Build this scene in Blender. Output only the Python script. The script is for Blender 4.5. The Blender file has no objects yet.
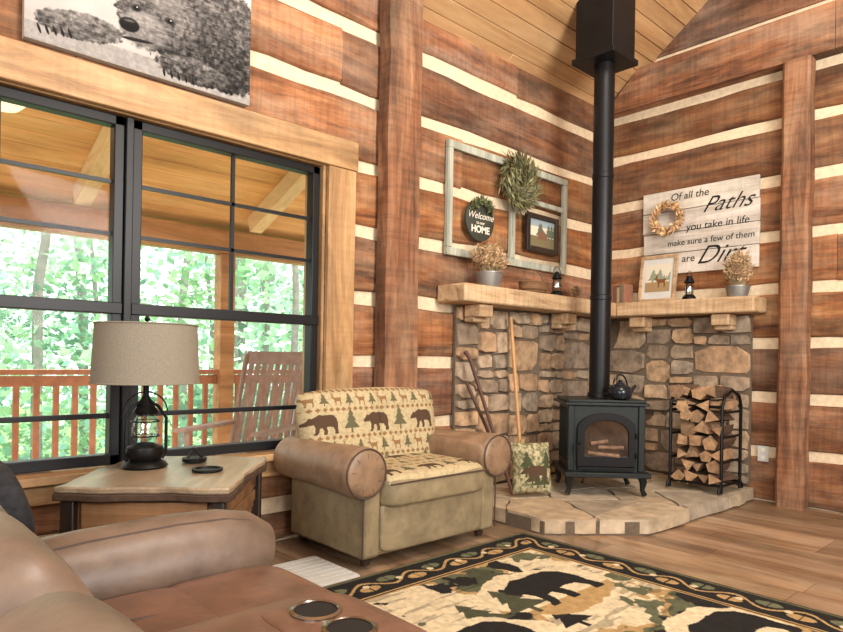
import bpy, bmesh, math, random
import numpy as np
from mathutils import Vector, Matrix
random.seed(7); np.random.seed(7)
R=random.random
def U(a,b): return random.uniform(a,b)
def lin(c):
    return tuple(((v/255)/12.92 if v/255<=0.04045 else ((v/255+0.055)/1.055)**2.4) for v in c[:3])
sc=bpy.context.scene
# ---------------------------------------------------------------- materials
def newmat(name):
    m=bpy.data.materials.new(name); m.use_nodes=True
    nt=m.node_tree; b=nt.nodes['Principled BSDF']; return m,nt,b
def N(nt,t,**k):
    n=nt.nodes.new(t)
    for a,v in k.items(): setattr(n,a,v)
    return n
def pbr(name,col,rough=.6,metal=0,nscale=20,var=.15,bump=.1,tint=False,stretch=(1,1,1),emit=0,spec=.5,sheen=0):
    m,nt,b=newmat(name); L=nt.links
    c=lin(col)
    tc=N(nt,'ShaderNodeTexCoord'); mp=N(nt,'ShaderNodeMapping'); mp.inputs['Scale'].default_value=stretch
    L.new(tc.outputs['Object'],mp.inputs[0])
    nz=N(nt,'ShaderNodeTexNoise'); nz.inputs['Scale'].default_value=nscale; nz.inputs['Detail'].default_value=6; nz.inputs['Roughness'].default_value=.6
    L.new(mp.outputs[0],nz.inputs['Vector'])
    cr=N(nt,'ShaderNodeValToRGB')
    cr.color_ramp.elements[0].position=.3; cr.color_ramp.elements[1].position=.7
    cr.color_ramp.elements[0].color=(*[max(0,v*(1-var)) for v in c],1)
    cr.color_ramp.elements[1].color=(*[min(1,v*(1+var)) for v in c],1)
    L.new(nz.outputs['Fac'],cr.inputs[0]); out=cr.outputs[0]
    if tint:
        at=N(nt,'ShaderNodeAttribute'); at.attribute_name='tint'
        mx=N(nt,'ShaderNodeMix',data_type='RGBA',blend_type='MULTIPLY'); mx.inputs[0].default_value=1
        L.new(out,mx.inputs[6]); L.new(at.outputs['Color'],mx.inputs[7]); out=mx.outputs[2]
    L.new(out,b.inputs['Base Color'])
    b.inputs['Roughness'].default_value=rough; b.inputs['Metallic'].default_value=metal
    b.inputs['Specular IOR Level'].default_value=spec
    if sheen: b.inputs['Sheen Weight'].default_value=sheen
    if emit:
        b.inputs['Emission Color'].default_value=(*c,1); b.inputs['Emission Strength'].default_value=emit
    if bump:
        bp=N(nt,'ShaderNodeBump'); bp.inputs['Strength'].default_value=bump; bp.inputs['Distance'].default_value=.01
        L.new(nz.outputs['Fac'],bp.inputs['Height']); L.new(bp.outputs[0],b.inputs['Normal'])
    return m
def wood(name,dark,mid,light,axis='x',scale=9,rough=.6,bump=.25,saw=0.0,knots=.5,grey=0.0,greycol=(174,150,122)):
    m,nt,b=newmat(name); L=nt.links
    st={'x':(.09,1,1),'y':(1,.09,1),'z':(1,1,.09)}[axis]
    tc=N(nt,'ShaderNodeTexCoord'); mp=N(nt,'ShaderNodeMapping'); mp.inputs['Scale'].default_value=st
    L.new(tc.outputs['Object'],mp.inputs[0])
    nz=N(nt,'ShaderNodeTexNoise'); nz.inputs['Scale'].default_value=scale; nz.inputs['Detail'].default_value=9; nz.inputs['Roughness'].default_value=.7; nz.inputs['Distortion'].default_value=.7
    L.new(mp.outputs[0],nz.inputs['Vector'])
    cr=N(nt,'ShaderNodeValToRGB'); e=cr.color_ramp.elements
    e[0].position=.3; e[0].color=(*lin(dark),1); e[1].position=.72; e[1].color=(*lin(light),1)
    e2=e.new(.5); e2.color=(*lin(mid),1)
    L.new(nz.outputs['Fac'],cr.inputs[0]); out=cr.outputs[0]
    st2={'x':(.35,1,1),'y':(1,.35,1),'z':(1,1,.35)}[axis]
    mp2=N(nt,'ShaderNodeMapping'); mp2.inputs['Scale'].default_value=st2
    L.new(tc.outputs['Object'],mp2.inputs[0])
    if grey:
        ng=N(nt,'ShaderNodeTexNoise'); ng.inputs['Scale'].default_value=5.1; ng.inputs['Detail'].default_value=8; ng.inputs['Roughness'].default_value=.7
        mg=N(nt,'ShaderNodeMapping'); mg.inputs['Scale'].default_value=st2; mg.inputs['Location'].default_value=(3.3,7.1,1.9)
        L.new(tc.outputs['Object'],mg.inputs[0]); L.new(mg.outputs[0],ng.inputs['Vector'])
        rg=N(nt,'ShaderNodeValToRGB'); rg.color_ramp.elements[0].position=.44; rg.color_ramp.elements[1].position=.66
        rg.color_ramp.elements[1].color=(grey,grey,grey,1)
        L.new(ng.outputs['Fac'],rg.inputs[0])
        xg=N(nt,'ShaderNodeMix',data_type='RGBA'); L.new(rg.outputs[0],xg.inputs[0]); L.new(out,xg.inputs[6]); xg.inputs[7].default_value=(*lin(greycol),1); out=xg.outputs[2]
    at=N(nt,'ShaderNodeAttribute'); at.attribute_name='tint'
    mx=N(nt,'ShaderNodeMix',data_type='RGBA',blend_type='MULTIPLY'); mx.inputs[0].default_value=1
    L.new(out,mx.inputs[6]); L.new(at.outputs['Color'],mx.inputs[7]); out=mx.outputs[2]
    n2=N(nt,'ShaderNodeTexNoise'); n2.inputs['Scale'].default_value=4.2; n2.inputs['Detail'].default_value=7; n2.inputs['Roughness'].default_value=.65
    L.new(mp2.outputs[0],n2.inputs['Vector'])
    r2=N(nt,'ShaderNodeValToRGB'); q=r2.color_ramp.elements
    q[0].position=.34; q[0].color=(1-knots,1-knots,1-knots,1); q[1].position=.55; q[1].color=(1,1,1,1)
    L.new(n2.outputs['Fac'],r2.inputs[0])
    m3=N(nt,'ShaderNodeMix',data_type='RGBA',blend_type='MULTIPLY'); m3.inputs[0].default_value=1
    L.new(out,m3.inputs[6]); L.new(r2.outputs[0],m3.inputs[7]); out=m3.outputs[2]
    h=nz.outputs['Fac']
    if saw:
        ns=N(nt,'ShaderNodeTexNoise'); ns.inputs['Scale'].default_value=16; ns.inputs['Detail'].default_value=3
        s3={'x':(2.2,.2,.2),'y':(.2,2.2,.2),'z':(.2,.2,2.2)}[axis]
        mp3=N(nt,'ShaderNodeMapping'); mp3.inputs['Scale'].default_value=s3; L.new(tc.outputs['Object'],mp3.inputs[0]); L.new(mp3.outputs[0],ns.inputs['Vector'])
        r3=N(nt,'ShaderNodeValToRGB'); r3.color_ramp.elements[0].position=.38; r3.color_ramp.elements[0].color=(1-saw,1-saw,1-saw,1); r3.color_ramp.elements[1].position=.55
        L.new(ns.outputs['Fac'],r3.inputs[0])
        m4=N(nt,'ShaderNodeMix',data_type='RGBA',blend_type='MULTIPLY'); m4.inputs[0].default_value=1
        L.new(out,m4.inputs[6]); L.new(r3.outputs[0],m4.inputs[7]); out=m4.outputs[2]
    L.new(out,b.inputs['Base Color']); b.inputs['Roughness'].default_value=rough
    bp=N(nt,'ShaderNodeBump'); bp.inputs['Strength'].default_value=bump; bp.inputs['Distance'].default_value=.02
    L.new(h,bp.inputs['Height']); L.new(bp.outputs[0],b.inputs['Normal'])
    return m
def printmat(name,rough=.8,bump=.15,bs=300):
    m,nt,b=newmat(name); L=nt.links
    at=N(nt,'ShaderNodeAttribute'); at.attribute_name='Col'
    L.new(at.outputs['Color'],b.inputs['Base Color']); b.inputs['Roughness'].default_value=rough
    b.inputs['Specular IOR Level'].default_value=.25
    tc=N(nt,'ShaderNodeTexCoord'); nz=N(nt,'ShaderNodeTexNoise'); nz.inputs['Scale'].default_value=bs
    L.new(tc.outputs['Object'],nz.inputs['Vector'])
    bp=N(nt,'ShaderNodeBump'); bp.inputs['Strength'].default_value=bump; bp.inputs['Distance'].default_value=.01
    L.new(nz.outputs['Fac'],bp.inputs['Height']); L.new(bp.outputs[0],b.inputs['Normal'])
    return m
LOGC=((62,34,20),(144,92,56),(192,138,92))
M_logx=wood('log_wood_x',*LOGC,'x',9,.75,.9,.18,.62,.5)
M_logy=wood('log_wood_y',*LOGC,'y',9,.75,.9,.18,.62,.5)
M_post=wood('post_wood',(66,38,24),(140,92,60),(184,136,98),'z',9,.75,.9,.25,.6,.4)
M_chink=pbr('chinking',(224,204,172),.9,nscale=30,var=.14,bump=.3)
M_ceil=wood('ceiling_pine',(168,124,82),(204,162,114),(224,190,144),'x',7,.5,.08,0,.18)
M_pine_x=wood('pine_trim_x',(122,88,54),(182,142,96),(212,180,134),'x',9,.5,.25,.08,.42)
M_pine_z=wood('pine_trim_z',(122,88,54),(182,142,96),(212,180,134),'z',9,.5,.25,.08,.42)
M_mantx=wood('mantel_wood_x',(158,122,86),(206,174,134),(230,206,172),'x',12,.6,.6,.2,.25)
M_manty=wood('mantel_wood_y',(158,122,86),(206,174,134),(230,206,172),'y',12,.6,.6,.2,.25)
M_floor=wood('floor_wood',(98,74,54),(152,120,90),(188,160,128),'y',9,.34,.1,0,.38,.6,(180,160,134))
M_stone=pbr('field_stone',(172,152,128),.85,nscale=12,var=.5,bump=1.0,tint=True)
M_mortar=pbr('mortar',(104,90,74),.95,nscale=40,var=.2,bump=.4)
M_flag=pbr('flagstone',(178,164,142),.6,nscale=9,var=.35,bump=.5,tint=True)
M_black=pbr('black_iron',(22,22,23),.45,.6,nscale=60,var=.2,bump=.08)
M_stove=pbr('stove_iron',(34,40,40),.4,.5,nscale=80,var=.2,bump=.1)
M_pipe=pbr('stove_pipe_steel',(24,25,28),.42,.5,nscale=8,var=.2,bump=.02)
M_frame=pbr('window_black',(20,23,27),.4,.2,var=.1,bump=0)
M_leather=pbr('leather_brown',(112,82,66),.40,nscale=10,var=.34,bump=.3,spec=.5)
M_leather2=pbr('leather_greybrown',(114,96,82),.42,nscale=10,var=.3,bump=.3,spec=.5)
M_suede=pbr('leather_taupe',(138,124,96),.5,nscale=10,var=.3,bump=.35,spec=.4)
M_suede2=pbr('leather_armroll',(138,112,88),.42,nscale=10,var=.32,bump=.35,spec=.5)
M_seam=pbr('leather_seam',(74,58,48),.6,bump=0)
M_tabletop=wood('table_top_wood',(104,88,68),(156,136,110),(192,176,152),'y',9,.28,.2,0,.4)
M_liveedge=pbr('live_edge_bark',(70,50,36),.8,nscale=30,var=.3,bump=.5)
M_tablebox=wood('table_pine',(84,56,36),(144,104,68),(182,140,98),'x',9,.5,.2,.1,.5)
M_darkw=wood('dark_wood',(26,18,14),(44,32,24),(62,46,36),'z',9,.5,.1,0,.2)
M_shade=pbr('lamp_shade_linen',(136,128,112),.9,nscale=150,var=.12,bump=.25)
M_white=pbr('white_paint',(204,204,198),.6,var=.06,bump=.05)
M_whitewood=wood('whitewash_wood',(160,150,136),(214,206,192),(236,230,218),'y',12,.7,.2,.08,.25)
M_fratt=wood('distressed_frame',(120,122,108),(172,176,160),(204,206,190),'z',14,.7,.2,0,.3)
M_ink=pbr('black_ink',(16,15,15),.7,var=0,bump=0)
M_cream=pbr('cream_ink',(232,226,210),.7,var=0,bump=0)
M_chrome=pbr('chrome',(170,166,160),.18,1,var=.02,bump=0)
M_bark=pbr('firewood_bark',(92,70,52),.9,nscale=30,var=.4,bump=.7,stretch=(.3,1,1))
M_cut=pbr('firewood_cut',(178,142,106),.8,nscale=22,var=.45,bump=.4,tint=True)
M_green=pbr('eucalyptus_green',(104,108,80),.7,tint=True,bump=0)
M_dry=pbr('dried_flowers',(190,164,132),.8,tint=True,bump=0)
M_twig=pbr('twig',(120,88,58),.8)
M_zinc=pbr('zinc_bucket',(150,150,146),.45,.6,nscale=12,var=.2)
M_broomh=pbr('broom_handle',(196,150,98),.5)
M_straw=pbr('broom_straw',(186,156,104),.9,nscale=60,var=.3,bump=.5,stretch=(1,1,.1))
M_porchc=wood('porch_ceiling',(196,140,84),(232,180,118),(246,206,150),'x',7,.6,.1,0,.2)
M_beam=wood('porch_beam',(208,168,116),(236,204,156),(246,222,180),'y',7,.6,.1,0,.2)
M_beamx=wood('porch_header',(140,94,60),(186,134,88),(214,164,118),'x',7,.6,.1,0,.2)
M_rail=pbr('porch_rail_wood',(170,112,82),.7,nscale=12,var=.2,bump=.2)
M_deck=pbr('deck_wood',(206,190,164),.8,nscale=10,var=.2,stretch=(.1,1,1),tint=True)
M_rock=pbr('rocker_wood',(160,134,122),.6,nscale=16,var=.2)
M_leaf,nt,b=newmat('forest_leaf')
at=N(nt,'ShaderNodeAttribute'); at.attribute_name='tint'
nt.links.new(at.outputs['Color'],b.inputs['Base Color']); b.inputs['Roughness'].default_value=.6
tr=N(nt,'ShaderNodeBsdfTranslucent'); nt.links.new(at.outputs['Color'],tr.inputs[0])
ms=N(nt,'ShaderNodeMixShader'); ms.inputs[0].default_value=.5
nt.links.new(b.outputs[0],ms.inputs[1]); nt.links.new(tr.outputs[0],ms.inputs[2]); nt.links.new(ms.outputs[0],nt.nodes['Material Output'].inputs[0])
M_trunk=pbr('tree_bark',(150,146,136),.9,nscale=8,var=.3,bump=.5)
M_ground=pbr('forest_ground',(110,140,80),.95,nscale=2,var=.4)
def glassmat(name,f,tint=(1,1,1),rough=.02):
    m=bpy.data.materials.new(name); m.use_nodes=True; nt=m.node_tree; nt.nodes.remove(nt.nodes['Principled BSDF'])
    t=N(nt,'ShaderNodeBsdfTransparent'); t.inputs[0].default_value=(*tint,1)
    g=N(nt,'ShaderNodeBsdfGlossy'); g.inputs['Roughness'].default_value=rough
    x=N(nt,'ShaderNodeMixShader'); x.inputs[0].default_value=f
    nt.links.new(t.outputs[0],x.inputs[1]); nt.links.new(g.outputs[0],x.inputs[2]); nt.links.new(x.outputs[0],nt.nodes['Material Output'].inputs[0])
    return m
M_glass=glassmat('window_glass',.003)
M_lampglass=glassmat('lantern_glass',.18,(.8,.85,.88))
M_stoveglass=pbr('stove_glass',(58,44,34),.08,nscale=6,var=.8,bump=0,spec=.8)
# ---------------------------------------------------------------- mesh builder
class MB:
    def __init__(s): s.v=[];s.f=[];s.t=[];s.mi=[];s.M=Matrix.Identity(4)
    def add(s,vs,fs,t=(1,1,1),mi=0):
        o=len(s.v)
        for p in vs: s.v.append(tuple(s.M@Vector(p)))
        for f in fs: s.f.append([i+o for i in f]); s.t.append(t); s.mi.append(mi)
    def box(s,x0,x1,y0,y1,z0,z1,t=(1,1,1),mi=0):
        if x1<=x0 or y1<=y0 or z1<=z0: return
        s.add([(x0,y0,z0),(x1,y0,z0),(x1,y1,z0),(x0,y1,z0),(x0,y0,z1),(x1,y0,z1),(x1,y1,z1),(x0,y1,z1)],
              [(0,3,2,1),(4,5,6,7),(0,1,5,4),(1,2,6,5),(2,3,7,6),(3,0,4,7)],t,mi)
    def prism(s,pts,vec,t=(1,1,1),mi=0):
        n=len(pts); v=Vector(vec); a=[Vector(p) for p in pts]
        s.add(a+[p+v for p in a],[tuple(range(n))[::-1],tuple(range(n,2*n))]+[(i,(i+1)%n,n+(i+1)%n,n+i) for i in range(n)],t,mi)
    def tube(s,pts,r,n=8,t=(1,1,1),mi=0,closed=False):
        pts=[Vector(p) for p in pts]; m=len(pts)
        rs=r if isinstance(r,(list,tuple)) else [r]*m
        vs=[];fs=[];up=None
        for i,p in enumerate(pts):
            if closed: d=pts[(i+1)%m]-pts[i-1]
            elif i==0: d=pts[1]-pts[0]
            elif i==m-1: d=pts[-1]-pts[-2]
            else: d=pts[i+1]-pts[i-1]
            d.normalize()
            if up is None: up=d.orthogonal().normalized()
            up=(up-d*up.dot(d))
            if up.length<1e-6: up=d.orthogonal()
            up.normalize(); w=d.cross(up)
            for k in range(n):
                a=2*math.pi*k/n; vs.append(p+(up*math.cos(a)+w*math.sin(a))*rs[i])
        seg=m if closed else m-1
        for i in range(seg):
            j=(i+1)%m
            for k in range(n): fs.append((i*n+k,i*n+(k+1)%n,j*n+(k+1)%n,j*n+k))
        if not closed: fs.append(tuple(range(n))[::-1]); fs.append(tuple(range((m-1)*n,m*n)))
        s.add(vs,fs,t,mi)
    def lathe(s,prof,c=(0,0,0),n=24,t=(1,1,1),mi=0,sx=1,sy=1):
        vs=[];fs=[];m=len(prof)
        for r,z in prof:
            for k in range(n):
                a=2*math.pi*k/n; vs.append((c[0]+max(r,.0004)*math.cos(a)*sx,c[1]+max(r,.0004)*math.sin(a)*sy,c[2]+z))
        for i in range(m-1):
            for k in range(n): fs.append((i*n+k,i*n+(k+1)%n,(i+1)*n+(k+1)%n,(i+1)*n+k))
        fs.append(tuple(range(n))[::-1]); fs.append(tuple(range((m-1)*n,m*n)))
        s.add(vs,fs,t,mi)
    def sell(s,c,h,e=.3,e2=None,nu=40,nv=24,t=(1,1,1),mi=0,puff=0):
        e2=e if e2 is None else e2
        P=sellP(h,e,e2,nu,nv)
        vs=[(c[0]+p[0],c[1]+p[1],c[2]+p[2]) for row in P for p in row]; fs=[]
        for i in range(nv):
            for k in range(nu): fs.append((i*nu+k,i*nu+(k+1)%nu,(i+1)*nu+(k+1)%nu,(i+1)*nu+k))
        s.add(vs,fs,t,mi)
    def build(s,name,mats,parent=None,bevel=0,seg=2,ang=38,smooth=True):
        me=bpy.data.meshes.new(name); me.from_pydata(s.v,[],s.f)
        ca=me.color_attributes.new(name='tint',type='FLOAT_COLOR',domain='CORNER')
        arr=[]
        for f,t in zip(s.f,s.t): arr.extend([t[0],t[1],t[2],1.0]*len(f))
        ca.data.foreach_set('color',arr)
        me.polygons.foreach_set('material_index',s.mi)
        for m in (mats if isinstance(mats,(list,tuple)) else [mats]): me.materials.append(m)
        bm=bmesh.new(); bm.from_mesh(me); bmesh.ops.recalc_face_normals(bm,faces=bm.faces); bm.to_mesh(me); bm.free()
        if smooth: me.shade_smooth(); me.set_sharp_from_angle(angle=math.radians(ang))
        o=bpy.data.objects.new(name,me); sc.collection.objects.link(o)
        if parent: o.parent=parent
        if bevel:
            md=o.modifiers.new('bevel','BEVEL'); md.width=bevel; md.segments=seg; md.limit_method='ANGLE'; md.angle_limit=math.radians(40)
        return o
def spow(a,e): return np.sign(a)*np.abs(a)**e
def sellP(h,e,e2,nu,nv):
    et=np.linspace(-math.pi/2,math.pi/2,nv+1)[:,None]; om=np.linspace(-math.pi,math.pi,nu,endpoint=False)[None,:]
    x=h[0]*spow(np.cos(et),e)*spow(np.cos(om),e2); y=h[1]*spow(np.cos(et),e)*spow(np.sin(om),e2); z=h[2]*spow(np.sin(et),e)*np.ones_like(om)
    return np.stack([x,y,z],-1)
def empty(name,loc=(0,0,0),rz=0):
    o=bpy.data.objects.new(name,None); o.empty_display_size=.1; sc.collection.objects.link(o)
    o.location=loc; o.rotation_euler=(0,0,rz); return o
def dense(name,P,C,mat,parent=None,wrap=False,M=None):
    n,m=P.shape[:2]; v=P.reshape(-1,3)
    if M is not None:
        A=np.array(M); v=v@A[:3,:3].T+A[:3,3]
    idx=np.arange(n*m).reshape(n,m)
    if wrap: a=idx; b2=np.roll(idx,-1,axis=1); q=np.stack([a[:-1],b2[:-1],b2[1:],a[1:]],-1)
    else: q=np.stack([idx[:-1,:-1],idx[:-1,1:],idx[1:,1:],idx[1:,:-1]],-1)
    me=bpy.data.meshes.new(name); me.from_pydata(v.tolist(),[],q.reshape(-1,4).tolist())
    ca=me.color_attributes.new(name='Col',type='FLOAT_COLOR',domain='POINT')
    cc=np.ones((n*m,4)); cc[:,:3]=C.reshape(-1,3); ca.data.foreach_set('color',cc.ravel())
    me.materials.append(mat); me.shade_smooth()
    o=bpy.data.objects.new(name,me); sc.collection.objects.link(o)
    if parent: o.parent=parent
    return o
def vnoise(n,m,cn,cm,oct=1):
    out=np.zeros((n,m)); amp=1; tot=0
    for k in range(oct):
        g=np.random.rand(cn+2,cm+2)
        y=np.linspace(0,cn,n,endpoint=False); x=np.linspace(0,cm,m,endpoint=False)
        yi=y.astype(int); xi=x.astype(int); fy=(y-yi)[:,None]; fx=(x-xi)[None,:]
        fy=fy*fy*(3-2*fy); fx=fx*fx*(3-2*fx)
        a=g[yi][:,xi]; b_=g[yi][:,xi+1]; c=g[yi+1][:,xi]; d=g[yi+1][:,xi+1]
        out+=amp*((a*(1-fx)+b_*fx)*(1-fy)+(c*(1-fx)+d*fx)*fy); tot+=amp; amp*=.55; cn*=2; cm*=2
    return out/tot
def pip(poly,X,Y):
    ins=np.zeros(X.shape,bool); n=len(poly)
    for i in range(n):
        x1,y1=poly[i]; x2,y2=poly[(i+1)%n]
        if y1==y2: continue
        c=((y1>Y)!=(y2>Y))&(X<(x2-x1)*(Y-y1)/(y2-y1)+x1); ins^=c
    return ins
BEAR=[(0,.55),(.05,.62),(.15,.70),(.2,.8),(.26,.83),(.3,.78),(.45,.85),(.62,.95),(.8,.9),(1.05,.92),(1.3,.9),(1.48,.75),(1.55,.5),(1.52,.3),(1.55,.05),(1.5,0),(1.33,0),(1.33,.06),(1.36,.15),(1.28,.32),(1.1,.36),(.95,.35),(.98,.15),(.95,.0),(.78,0),(.78,.06),(.8,.15),(.74,.32),(.62,.3),(.58,.12),(.5,0),(.36,0),(.37,.07),(.42,.12),(.44,.35),(.38,.5),(.25,.48),(.1,.46),(.02,.48)]
DEER=[(0,.62),(.08,.72),(.16,.74),(.08,.95),(.13,1.0),(.19,.85),(.25,1.05),(.3,1.0),(.23,.76),(.3,.62),(.75,.62),(.85,.68),(.88,.55),(.83,.4),(.86,.2),(.82,0),(.74,0),(.77,.2),(.7,.34),(.45,.34),(.43,.2),(.41,0),(.32,0),(.33,.2),(.28,.38),(.2,.5),(.14,.6),(.02,.56)]
PINE=[(.5,1),(.65,.75),(.58,.75),(.75,.5),(.65,.5),(.9,.2),(.55,.2),(.55,0),(.45,0),(.45,.2),(.1,.2),(.35,.5),(.25,.5),(.42,.75),(.35,.75)]
def stamp(C,X,Y,poly,ox,oy,s,col,flip=False):
    px=(X-ox)/s
    if flip: px=-px
    m=pip(poly,px,(Y-oy)/s); C[m]=col
def text(name,s,size,M,mat,parent,shear=0,bold=0):
    c=bpy.data.curves.new(name,'FONT'); c.body=s; c.size=size; c.align_x='CENTER'; c.align_y='CENTER'; c.extrude=.001; c.shear=shear; c.offset=bold
    c.materials.append(mat); o=bpy.data.objects.new(name,c); sc.collection.objects.link(o); o.parent=parent
    o.matrix_local=M; return o
def leafquad(mb,p,d,l,w,t,mi=0):
    d=Vector(d).normalized(); s=d.orthogonal().normalized(); s.rotate(Matrix.Rotation(U(0,6.28),3,d)) ; p=Vector(p)
    mb.add([p,p+d*l*.5+s*w*.5,p+d*l,p+d*l*.5-s*w*.5],[(0,1,2,3)],t,mi)
# ---------------------------------------------------------------- camera
cam=bpy.data.cameras.new('camera'); co=bpy.data.objects.new('camera',cam); sc.collection.objects.link(co)
cam.sensor_width=36; cam.lens=36*640/843; cam.clip_start=.05
fwd=Vector((math.cos(math.radians(47)),math.sin(math.radians(47)),0)); right=Vector((fwd.y,-fwd.x,0)); up=Vector((0,0,1))
rm=Matrix((right,up,-fwd)).transposed().to_4x4()
co.matrix_world=Matrix.Translation((-5.3,-3.2,1.05))@rm@Matrix.Rotation(math.radians(1.0),4,'Z')
cam.shift_y=42/843
sc.camera=co
# ---------------------------------------------------------------- room shell
X0,Y0=-7.5,-6.5; EV=3.37; SL=.74; RY=Y0/2
def tint(a=.75,b=1.12,hue=.04):
    v=U(a,b); return (v*(1+U(-hue,hue)),v,v*(1+U(-hue,hue)))
def ltint():
    v=U(.66,1.35); h=U(-.12,.16); return (v*(1-h*.5),v,v*(1+h*1.6))
def rmin(r,h):
    x0,x1,z0,z1=r; a,b_,c,d=h
    if x1<=a or x0>=b_ or z1<=c or z0>=d: return [r]
    o=[]
    if x0<a: o.append((x0,a,z0,z1))
    if x1>b_: o.append((b_,x1,z0,z1))
    xa,xb=max(x0,a),min(x1,b_)
    if z0<c: o.append((xa,xb,z0,c))
    if z1>d: o.append((xa,xb,d,z1))
    return o
def hewn(w,map3,a0,a1,z0,z1,depth,t,front=0.0):
    # hewn log face: wavy top / bottom edges along its length; map3(a,z,d)
    n=max(2,int(abs(a1-a0)/.22)); jz=lambda: U(-.008,.008)
    A=[a0+(a1-a0)*i/n for i in range(n+1)]
    lo=[z0+jz() for _ in A]; hi=[z1+jz() for _ in A]; fr=[front+U(-.004,.006) for _ in A]
    V=[];F=[]
    for i,a in enumerate(A):
        zm=(lo[i]+hi[i])/2; e=.016
        V+= [map3(a,lo[i],-depth),map3(a,lo[i],fr[i]-e),map3(a,lo[i]+e,fr[i]),map3(a,zm,fr[i]+U(-.003,.004)),map3(a,hi[i]-e,fr[i]),map3(a,hi[i],fr[i]-e),map3(a,hi[i],-depth)]
    for i in range(n):
        for k in range(6): F.append((i*7+k,i*7+k+1,(i+1)*7+k+1,(i+1)*7+k))
        F.append((i*7+6,i*7,(i+1)*7,(i+1)*7+6))
    F.append(tuple(range(7))[::-1]); F.append(tuple(range(n*7,n*7+7)))
    w.add(V,F,t,0)
HOLE=(-5.30,-3.12,.50,2.20); G_=.042
w=MB(); zc=[-.21,.20,.61,1.02,1.43,1.84,2.25,2.67,3.09,3.5]
for r in rmin((X0,0,-.1,EV),HOLE): w.box(r[0],r[1],.02,.2,r[2],r[3],(1,1,1),1)
mapL=lambda a,z,d:(a,-d,z)
for a,b_ in zip(zc[:-1],zc[1:]):
    x=X0
    while x<0:
        xe=min(0,x+U(1.8,3.8)); 
        if xe>-.8: xe=0
        t=ltint(); gl,gh=U(-.012,.008),U(-.008,.012)
        for r in rmin((x,xe-.004,max(a+G_+gl,0),min(b_-G_+gh,EV)),HOLE):
            if r[3]-r[2]>.08: hewn(w,mapL,r[0],r[1],r[2],r[3],.12,t)
            else: w.box(r[0],r[1],0,.12,r[2],r[3],t,0)
        x=xe
w.build('wall_window_side',[M_logx,M_chink],ang=60)
def gable(name,xf,sgn):
    w=MB(); zr=[-.05,.37,.79,1.21,1.62,2.04,2.46,2.88,3.26,3.68,4.10,4.52,4.93,5.34,5.77]
    def ins(z): return max(0,(z-EV)/SL)
    w.prism([(xf+sgn*.02,Y0,-.1),(xf+sgn*.02,0,-.1),(xf+sgn*.02,0,EV),(xf+sgn*.02,RY,EV-RY*SL),(xf+sgn*.02,Y0,EV)],(sgn*.17,0,0),(1,1,1),1)
    mp=lambda a,z,d:(xf-sgn*d,a,z)
    for i,(a,b_) in enumerate(zip(zr[:-1],zr[1:])):
        z0=max(a+G_+U(-.012,.008),0); z1=b_-G_+U(-.008,.01); ys=[-ins(z0)]
        end=Y0+ins(z0); y=ys[0]
        while y>end:
            ye=max(end,y-U(1.8,3.8))
            if ye<end+1: ye=end
            t=ltint()
            ta=min(y,-ins(z1)) if y==ys[0] else y; tb=max(ye,Y0+ins(z1))
            if ta>tb:
                pr=.10 if i==8 else 0
                if i<8: hewn(w,mp,y,ye+.004,z0,z1,.12,t)
                else: w.prism([(xf-sgn*pr,y,z0),(xf-sgn*pr,ye+.004,z0),(xf-sgn*pr,tb+.004,z1),(xf-sgn*pr,ta,z1)],(sgn*(.12+pr),0,0),t,0)
            y=ye
    w.build(name,[M_logy,M_chink],ang=60)
gable('wall_right',0,1)
gable('wall_back',X0,-1)
w=MB(); w.box(X0,0,Y0-.2,Y0-.03,-.1,EV,(1,1,1),1)
for a,b_ in zip(zc[:-1],zc[1:]): w.box(X0,0,Y0-.12,Y0,max(a+G_,0),min(b_-G_,EV),ltint(),0)
w.build('wall_near',[M_logx,M_chink],bevel=.012)
# ceiling
w=MB(); Lc=abs(RY)*math.sqrt(1+SL*SL)
for sg in (1,-1):
    d=Vector((0,-sg,SL)).normalized(); xx=Vector((1,0,0)); zz=xx.cross(d)
    o=Vector((0,0 if sg==1 else Y0,EV))
    A=Matrix((xx,d,zz)).transposed().to_4x4(); A.translation=o; w.M=A
    p=-.30
    while p<Lc:
        x=X0-.1
        while x<.1:
            xe=min(.1,x+U(2,4)); v=tint(.86,1.08,.02)
            if sg==1: w.box(x,xe-.002,p,min(p+.117,Lc),-.03,0,v)
            else: w.box(x,xe-.002,p,min(p+.117,Lc),0,.03,v)
            x=xe
        p+=.12
    if sg==1: w.box(X0-.2,.2,-.3,Lc+.1,-.10,-.031,(.4,.4,.4))
    else: w.box(X0-.2,.2,-.3,Lc+.1,.031,.10,(.4,.4,.4))
w.M=Matrix.Identity(4)
w.build('ceiling',M_ceil,bevel=.004,seg=1)
# floor
w=MB(); x=X0
while x<0:
    xe=min(x+.19,0); y=Y0-U(0,1.0)
    while y<0:
        ye=min(0,y+U(.9,1.6)); w.box(x,xe-.003,max(y,Y0),ye-.003,-.03,0,tint(.66,1.15,.03)); y=ye
    x=xe
w.box(X0,0,Y0,0,-.08,-.031,(.3,.3,.3))
w.build('floor',M_floor)
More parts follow.
